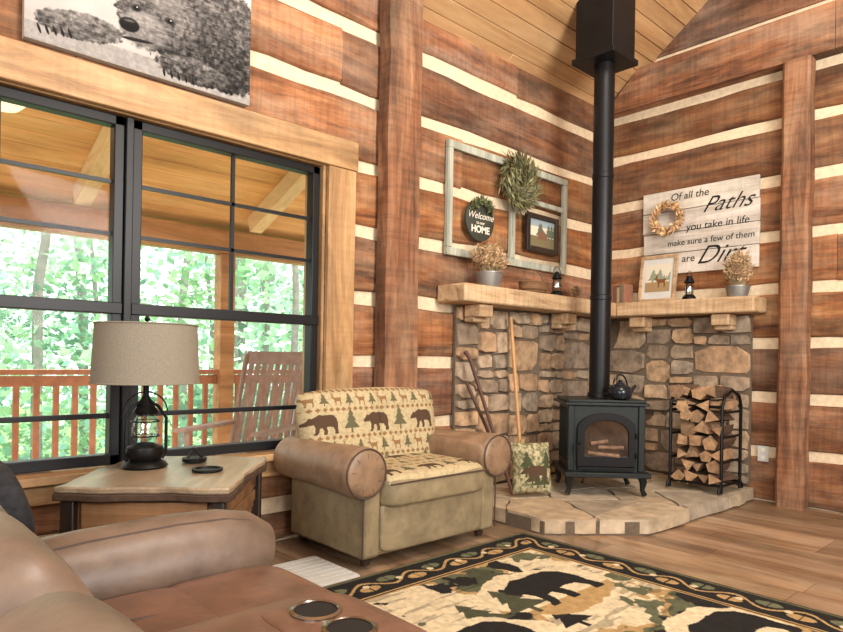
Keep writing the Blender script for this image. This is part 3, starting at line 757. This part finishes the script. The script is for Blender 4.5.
ell(.42,.46,.05,.05,.20,0,.3); ell(.72,.50,.055,.055,.20,0,.3)
ell(.56,.31,.19,.17,.40)           # head
ell(.60,.36,.08,.06,.50,.3,.6,.3)
ell(.49,.20,.12,.095,.52,.15,.4,.3) # muzzle
ell(.425,.205,.05,.036,.07,.1,.3,0) # nose
ell(.412,.200,.010,.008,.02,0,.3,0); ell(.445,.200,.010,.008,.02,0,.3,0); ell(.425,.222,.03,.007,.35,.1,.8,0)
ell(.46,.145,.085,.009,.10,.12,.4,0)
ell(.455,.295,.030,.020,.20,.2,.6,0); ell(.455,.295,.014,.011,.03,0,.3,0); ell(.459,.299,.004,.003,.9,0,.3,0)
ell(.615,.29,.032,.020,.20,-.2,.6,0); ell(.615,.29,.014,.011,.03,0,.3,0); ell(.619,.294,.004,.003,.9,0,.3,0)
ell(.22,.12,.19,.065,.40,.12); ell(.74,.08,.2,.065,.30)
for k in range(5): ell(.055+.030*k,.055+.005*k,.006,.024,.08,.35,.3,0); ell(.59+.036*k,.035,.007,.022,.08,.2,.3,0)
G=np.clip(G,.03,.92); C=np.stack([G**2.1*.92,G**2.1*.87,G**2.1*.82],-1)
P=np.stack([-4.70+Ug,np.full(n,-.0515),2.385+Vg],-1)
dense('printed_canvas',P,C,printmat('canvas_print',.7,.05),e)
# ---------------------------------------------------------------- old window frame decor
e=empty('rustic_wall_frame'); w=MB(); x0,x1,z0,z1=-2.13,-.68,1.78,2.59; t_=.055
w.box(x0,x1,-.040,-.010,z0,z0+t_); w.box(x0,x1,-.040,-.010,z1-t_,z1)
for a in (x0,x1-t_,-1.43): w.box(a,a+t_,-.040,-.010,z0+t_+.001,z1-t_-.001)
w.box(-1.43+t_+.001,x1-t_-.001,-.038,-.010,2.30,2.34)
w.build('sash',M_fratt,e,bevel=.004)
RX=Matrix.Rotation(math.radians(90),4,'X')
def wreath(name,c,rad,axis,green=True,nl=500,thick=.07,lo=.85):
    e=empty(name,c); w=MB(); 
    def pt(a,r,off): 
        return (r*math.cos(a),-off,r*math.sin(a)) if axis=='y' else (-off,r*math.cos(a),r*math.sin(a))
    for j in range(3): w.tube([pt(a,rad*(.95+.06*math.sin(5*a+j*2)),.02+.012*math.cos(7*a+j*2)) for a in np.linspace(0,2*math.pi,40,endpoint=False)],.006,5,closed=True)
    w.build('vine_ring',M_twig,e); w=MB()
    for k in range(nl):
        a=U(0,6.28); p=Vector(pt(a,rad*U(lo,1.12),U(.012,.07))); t=Vector(pt(a+1.57+U(-1.2,1.2),1,U(-.1,.6)))
        v=U(.5,1.5); leafquad(w,p,t,U(.03,thick),U(.010,.020),(v*1.1,v*U(.9,1.1),v*U(.7,1)) if R()<.75 else ((2,1.8,1.5) if R()<.5 else (1.3,.95,.7)))
    w.build('leaves',M_green if green else M_dry,e)
wreath('greenery_wreath',(-1.40,-.052,2.42),.18,'y',True,1500,.12,.35)
wreath('twig_wreath',(-.055,-.64,2.27),.115,'x',False,700,.06)
e=empty('round_welcome_sign',(-1.82,-.052,2.06)); w=MB(); w.M=RX; w.lathe([(.15,-.002),(.152,.0),(.152,.018),(.148,.02)],n=40); w.build('disc',pbr('sign_charcoal',(58,60,50),.7,var=.3),e)
T=lambda x,y,z:Matrix.Translation((x,y,z))@RX
text('welcome_text','Welcome',.07,T(0,-.022,.03),M_cream,e,.3); text('to_our_text','to our',.035,T(0,-.022,-.02),M_cream,e); text('home_text','HOME',.07,T(0,-.022,-.07),M_cream,e,0,.002)
w=MB()
for k in range(220):
    a=U(.6,2.6); p=(.13*math.cos(a),-.03,.13*math.sin(a)); v=U(.7,1.3); leafquad(w,p,(U(-1,1),U(-.6,0),U(-.5,1)),U(.03,.06),.02,(v,v,v*.8))
w.build('sprig',M_green,e)
e=empty('framed_picture',(-1.06,-.052,2.07)); w=MB()
for a in ((-.21,-.17,-.15,.15),(.17,.21,-.15,.15),(-.17,.17,-.15,-.11),(-.17,.17,.11,.15)): w.box(a[0],a[1],-.025,.008,a[2],a[3])
w.build('frame',M_darkw,e,bevel=.004)
def scene_print(name,parent,O,Ux,W,H,kind):
    n=(90,110); v,u=np.meshgrid(np.linspace(0,1,n[0]),np.linspace(0,1,n[1]),indexing='ij')
    A,B=u*W,v*H; C=np.zeros(n+(3,)); C[:]=np.array(lin((216,208,186)))
    if kind=='deer':
        C[v<.35]=lin((160,134,96)); 
        for k in range(9): stamp(C,A,B,PINE,W*U(-.1,.9),H*.35,H*U(.2,.5),np.array(lin((140,150,130))))
        stamp(C,A,B,DEER,W*.35,H*.15,H*.5,np.array(lin((120,76,44)))); 
    else:
        C[v<.4]=lin((120,110,80)); C[v>.75]=lin((150,166,172))
        for k in range(5): stamp(C,A,B,PINE,W*U(-.1,.9),H*.3,H*.6,np.array(lin((96,106,86))))
        stamp(C,A,B,[(.1,.2),(.9,.2),(.9,.5),(.5,.75),(.1,.5)],W*.3,H*.15,H*.7,np.array(lin((124,92,70))))
    O=np.array(O); Ux=np.array(Ux); P=O+A[...,None]*Ux+B[...,None]*np.array([0,0,1.])
    dense(name,P,C,M_fab2,parent)
M_fab2=printmat('paper_print',.6,.02)
scene_print('print',e,(-.17,-.006,-.11),(1,0,0),.34,.22,'cabin')
w=MB(); w.box(-.18,.18,-.004,.006,-.12,.12); w.build('backing',M_white,e)
# mantel plants
def plant(name,c,potr,poth,h,spread,dry,n=220):
    e=empty(name,c); w=MB(); w.lathe([(potr*.78,0),(potr*.8,.004),(potr,poth),(potr*1.04,poth),(potr*1.04,poth+.006),(potr*.95,poth+.006),(potr*.9,poth-.02),(.001,poth-.02)],n=28,sx=1,sy=1); w.build('bucket',M_zinc,e)
    w=MB()
    for k in range(n):
        a=U(0,6.28); s_=U(.1,1)*spread; top=Vector((math.cos(a)*s_,math.sin(a)*s_*(.5 if spread>.13 else .8),poth+h*U(.45,1)*(1-.35*(s_/spread)**2))); b0=Vector((math.cos(a)*potr*.4,math.sin(a)*potr*.4,poth-.02))
        if k%3==0: w.tube([b0,(b0+top)/2+Vector((0,0,.02)),top],.0018,4,(.8,.8,.7))
        for q in range(5):
            v=U(.6,1.4); leafquad(w,b0.lerp(top,U(.5,1)),(U(-1,1),U(-1,.6),U(-.2,1)),U(.02,.042),U(.007,.015),(v,v*U(.85,1.05),v*U(.7,1)))
    w.build('stems',M_dry if dry else M_green,e)
plant('potted_dried_flowers',(-1.84,-.18,1.561),.10,.10,.22,.19,True,420)
plant('potted_dried_flowers',(-.165,-1.25,1.559),.088,.08,.30,.128,True,440)
def lantern(name,c,s):
    e=empty(name,c); w=MB()
    w.lathe([(.05*s,0),(.052*s,.02*s),(.04*s,.035*s),(.03*s,.045*s)],n=20); w.lathe([(.03*s,.13*s),(.04*s,.14*s),(.025*s,.17*s),(.015*s,.19*s),(.001,.195*s)],n=20)
    for q in (-1,1): w.tube([(q*.045*s,0,.02*s),(q*.052*s,0,.08*s),(q*.035*s,0,.145*s)],.004*s,6)
    w.tube([(.05*s*math.cos(a),0,.16*s+.07*s*math.sin(a)) for a in np.linspace(0,math.pi,12)],.0025*s,5); w.build('body',M_black,e)
    w=MB(); w.lathe([(.03*s,.045*s),(.038*s,.08*s),(.03*s,.13*s)],n=20); w.build('globe',M_lampglass,e)
lantern('oil_lantern',(-.14,-.86,1.559),1.05); lantern('oil_lantern',(-1.0,-.17,1.561),1.05)
e=empty('wicker_basket',(-1.32,-.18,1.561)); w=MB(); w.lathe([(.09,0),(.13,.03),(.135,.08),(.12,.08),(.11,.03),(.001,.02)],n=28,sy=.7)
for k in range(6): w.tube([(.1*(1+.05*k)*math.cos(a)*1.1,.075*(1+.05*k)*math.sin(a),.01+.014*k) for a in np.linspace(0,2*math.pi,36,endpoint=False)],.006,5,closed=True)
w.tube([(.125*math.cos(a),0,.08+.10*math.sin(a)) for a in np.linspace(0,math.pi,16)],.005,6)
w.build('weave',M_twig,e)
e=empty('pine_cone',(-.72,-.17,1.561)); w=MB()
for k in range(90):
    a=k*2.4; z=.01+k*.0011; r=.035*math.sin(math.pi*min(1,(k+12)/105)); leafquad(w,(r*.4*math.cos(a),r*.4*math.sin(a),z),(math.cos(a),math.sin(a),.4),r*1.1+.008,.022,(.7,.6,.5))
w.build('scales',M_dry,e)
e=empty('book_stack',(-.17,-.27,1.561)); w=MB(); y=-.07
for k,c in enumerate([(.6,.36,.28),(.25,.35,.3),(.8,.7,.5),(.3,.2,.15),(.5,.25,.2)]):
    th=U(.022,.032); w.box(-.07,.07,y,y+th-.003,0,U(.13,.17),c); y+=th
w.build('books',pbr('book_cloth',(190,170,150),.7,tint=True,bump=0),e,bevel=.003)
# framed deer picture on right mantel
e=empty('framed_deer_picture',(-.13,-.57,1.559)); e.rotation_euler=(0,math.radians(8),0)
w=MB(); W=.165;H=.41
for a in ((-W,-W+.03,0,H),(W-.03,W,0,H),(-W+.03,W-.03,0,.03),(-W+.03,W-.03,H-.03,H)): w.box(-.012,.012,a[0],a[1],a[2],a[3])
w.build('frame',M_manty,e,bevel=.003)
w=MB(); w.box(-.002,.008,-W+.01,W-.01,.01,H-.01); w.build('mat_board',M_white,e)
scene_print('print',e,(-.004,.11,.09),(0,-1,0),.22,.24,'deer')
# plank sign
e=empty('plank_wall_sign'); w=MB(); zz=1.80
for k in range(4):
    w.box(-.037,-.011,-1.355+U(-.01,.01),-.395+U(-.01,.01),zz+.002,zz+.177,tint(.92,1.05,.02)); zz+=.18
w.build('planks',M_whitewood,e,bevel=.004)
RYM=Matrix(((0,0,-1,0),(-1,0,0,0),(0,1,0,0),(0,0,0,1)))
TT=lambda y,z:Matrix.Translation((-.0385,y,z))@RYM
text('line_1','Of all the',.085,TT(-.80,2.45),M_ink,e,.15)
text('line_2','Paths',.18,TT(-1.10,2.34),M_ink,e,.6,-.001)
text('line_3','you take in life',.085,TT(-1.03,2.18),M_ink,e,.1)
text('line_4','make sure a few of them',.07,TT(-.97,2.06),M_ink,e,.1)
text('line_5','are',.085,TT(-.80,1.92),M_ink,e,.1)
text('line_6','Dirt',.21,TT(-1.04,1.93),M_ink,e,.6,-.001)
# broom, pokers, pillow
e=empty('broom',(-1.50,-.17,HZ+.001)); w=MB(); w.tube([(0,-.05,.3),(.0,.06,1.27)],.014,10); w.build('handle',M_broomh,e)
w=MB(); w.M=Matrix.Translation((0,-.075,0)); w.lathe([(.11,0),(.10,.08),(.06,.22),(.022,.31),(.018,.36)],n=20,sy=.35); w.build('bristles',M_straw,e)
e=empty('fireplace_poker_pair',(-2.05,-.31,HZ+.001)); w=MB(); w.tube([(.24,-.10,0.012),(.14,.03,.5),(.07,.17,.95),(.04,.19,1.0)],[.011,.012,.014,.017],8); w.tube([(.34,-.02,0.012),(.2,.08,.4),(.06,.19,.78)],.012,8); w.tube([(.06,.16,.78),(.09,.14,.76),(.1,.13,.72)],.009,8); w.build('rods',pbr('poker_rod',(84,56,42),.5),e)
e=empty('forest_throw_pillow',(-1.68,-.46,HZ+.002)); TP=Matrix.Translation((0,0,.195))@Matrix.Rotation(math.radians(-32),4,'Z')@Matrix.Rotation(math.radians(-12),4,'X')
X_,Z_,H_,Ug,Vg=heightpad(140,160,.15,.185,.07,2.2)
X_=X_*(1-.10*(1-Vg**2)); Z_=Z_*(1-.08*(1-Ug**2))
C=np.zeros(X_.shape+(3,)); C[:]=lin((158,152,118)); nn=vnoise(*X_.shape,20,20,3); C[nn>.56]=lin((112,112,80)); C[nn<.38]=lin((190,178,142))
for k in range(7): stamp(C,X_,Z_,PINE,U(-.15,.05),U(-.16,.05),U(.08,.14),np.array(lin((70,76,52))))
stamp(C,X_,Z_,BEAR,-.09,-.1,.12,BRN)
dense('front',np.stack([X_,-H_,Z_],-1),C,M_fab,e,False,TP); dense('rear',np.stack([X_,H_*.8,Z_],-1),C,M_fab,e,False,TP)
# outlet
e=empty('wall_outlet'); w=MB(); w.box(-.014,-.008,-1.44,-1.36,.30,.42); w.build('plate',M_white,e,bevel=.002)
w=MB(); w.box(-.017,-.014,-1.415,-1.385,.315,.345); w.box(-.017,-.014,-1.415,-1.385,.375,.405); w.build('sockets',M_cream,e)
# ---------------------------------------------------------------- porch
w=MB(); y=.22
while y<2.75: w.box(-8,1.5,y,y+.135,-.13,-.10,tint(.85,1.1)); y+=.14
w.build('porch_deck',M_deck)
w=MB()
A=Matrix.Translation((0,.22,3.14))@Matrix.Rotation(math.atan(-.4),4,'X'); w.M=A; p=0
while p<2.6: w.box(-8,1.5,p,p+.145,0,.025,tint(.88,1.08,.02)); p+=.15
w.build('porch_ceiling',M_porchc)
for x in (-6.8,-5.33,-3.86,-2.39,-.92):
    w=MB(); w.M=A; w.box(x-.06,x+.06,.08,2.20,-.15,-.001); w.build('porch_rafter',M_beam,bevel=.005)
w=MB(); w.box(-8,1.5,2.35,2.50,1.98,2.20); w.build('porch_header_beam',M_beamx,bevel=.006)
px=(-5.6,-2.58,.5)
for x in px:
    w=MB(); w.box(x-.07,x+.07,2.35,2.49,-.098,1.978); w.build('porch_post',M_beamx,bevel=.006)
for a,b_ in ((-7.9,px[0]-.075),(px[0]+.075,px[1]-.075),(px[1]+.075,px[2]-.075)):
    e=empty('porch_railing'); w=MB()
    w.box(a,b_,2.36,2.48,.87,.91); w.box(a,b_,2.40,2.44,.78,.86); w.box(a,b_,2.40,2.44,.0,.07); x=a+.05
    while x<b_-.04: w.box(x,x+.04,2.402,2.438,.07,.79); x+=.135
    w.build('rail',M_rail,e)
e=empty('porch_light'); w=MB(); w.lathe([(.001,2.46),(.08,2.48),(.13,2.53),(.14,2.58)],(-4.55,1.25,0),28); w.build('dome',pbr('frosted_glass',(250,230,190),.5,emit=1.2,bump=0),e)
w=MB(); w.lathe([(.15,2.58),(.15,2.70)],(-4.55,1.25,0),28); w.build('mount',M_black,e)
# rocking chair
e=empty('rocking_chair',(-3.12,.98,-.10),math.radians(-58)); w=MB()
for s_ in (-1,1):
    w.tube([(s_*.27,-.45+.95*k/12,.022+.10*((k/12-.5)*2)**2) for k in range(13)],.02,8)
    w.tube([(s_*.27,-.26,.05),(s_*.27,-.27,.62)],.02,8); w.tube([(s_*.25,.2,.05),(s_*.25,.25,.45),(s_*.25,.46,1.15)],.02,8)
    w.box(s_*.29-.045,s_*.29+.045,-.33,.30,.62,.645)
for z in (.2,): w.tube([(-.27,-.26,z),(.27,-.26,z)],.014,8); w.tube([(-.25,.2,z),(.25,.2,z)],.014,8)
for k in range(8): w.box(-.26,.26,-.27+k*.062,-.22+k*.062,.40+.004*k*(-1),.42-.004*k)
for k in range(8):
    x=-.20+k*.0571; w.prism([(x-.02,.24,.44),(x+.02,.24,.44),(x+.02,.455,1.12),(x-.02,.455,1.12)],(0,.014,0))
w.prism([(-.27,.44,1.08),(.27,.44,1.08),(.25,.47,1.18),(-.25,.47,1.18)],(0,.022,0)); w.box(-.26,.26,.23,.26,.42,.48)
w.build('frame',M_rock,e,bevel=.003)
# forest
w=MB(); w.box(-40,40,2.9,50,-3.2,-3.0); w.build('ground',M_ground)
fe=empty('forest_trees')
w=MB()
for k in range(30):
    x=U(-9,11); y=U(5.5,16); r=U(.05,.13); w.tube([(x,y,-3.0),(x+U(-.2,.2),y,2),(x+U(-.5,.5),y,6)],[r,r*.8,r*.4],8)
w.build('trunks',M_trunk,fe)
w=MB()
for c in range(620):
    x,y=U(-10,13),U(5.5,19); z=U(-2.5,1.6+.22*y); rr=U(.5,1.4); base=random.choice([(.28,.48,.24),(.38,.60,.36),(.54,.76,.54),(.20,.38,.24),(.42,.68,.56)])
    for q in range(80):
        p=(x+random.gauss(0,rr*.5),y+random.gauss(0,rr*.5),max(-2.9,z+random.gauss(0,rr*.35))); v=U(.7,1.35)
        leafquad(w,p,(U(-1,1),U(-1,1),U(-.6,.6)),U(.12,.26),U(.08,.16),tuple(min(.95,k*v) for k in base))
w.build('foliage',M_leaf,fe,smooth=False)
# ---------------------------------------------------------------- light
wd=bpy.data.worlds.new('sky'); sc.world=wd; wd.use_nodes=True; bg=wd.node_tree.nodes['Background']; bg.inputs[0].default_value=(.88,.96,.97,1); bg.inputs[1].default_value=2.7
def area(name,loc,target,sx,sy,p,col=(1,1,1)):
    l=bpy.data.lights.new(name,'AREA'); l.shape='RECTANGLE'; l.size=sx; l.size_y=sy; l.energy=p; l.color=col
    o=bpy.data.objects.new(name,l); sc.collection.objects.link(o); o.location=loc
    o.rotation_euler=(Vector(target)-Vector(loc)).to_track_quat('-Z','Y').to_euler(); return o
area('fill_near_wall',(-3.6,-6.3,2.0),(-2.5,-1,1.2),3,1.8,215,(1,.98,.95))  # added fill panel behind the camera; the near wall is solid
area('fill_back_wall',(-7.3,-3.6,1.9),(-1,-2,1.2),2.6,1.8,175,(1,.99,.97))  # added unseen fill in front of the windowless back wall
area('fill_overhead',(-3.4,-3.3,5.1),(-2.6,-2.2,0),1.6,1.6,165,(1,.95,.88))  # added overhead fill below the ridge, no fixture modelled
area('fill_upward',(-3.2,-4.6,2.6),(-2.2,-2.0,5.0),1.2,1.2,160,(1,.94,.86))  # added fill aimed upward to brighten the ceiling boards
s=bpy.data.lights.new('sun','SUN'); s.energy=7; s.angle=.02; s.color=(1,.95,.85); so=bpy.data.objects.new('sun',s); sc.collection.objects.link(so); so.rotation_euler=(math.radians(-38),math.radians(12),0)
sc.view_settings.view_transform='Standard'
sc.view_settings.look='None'
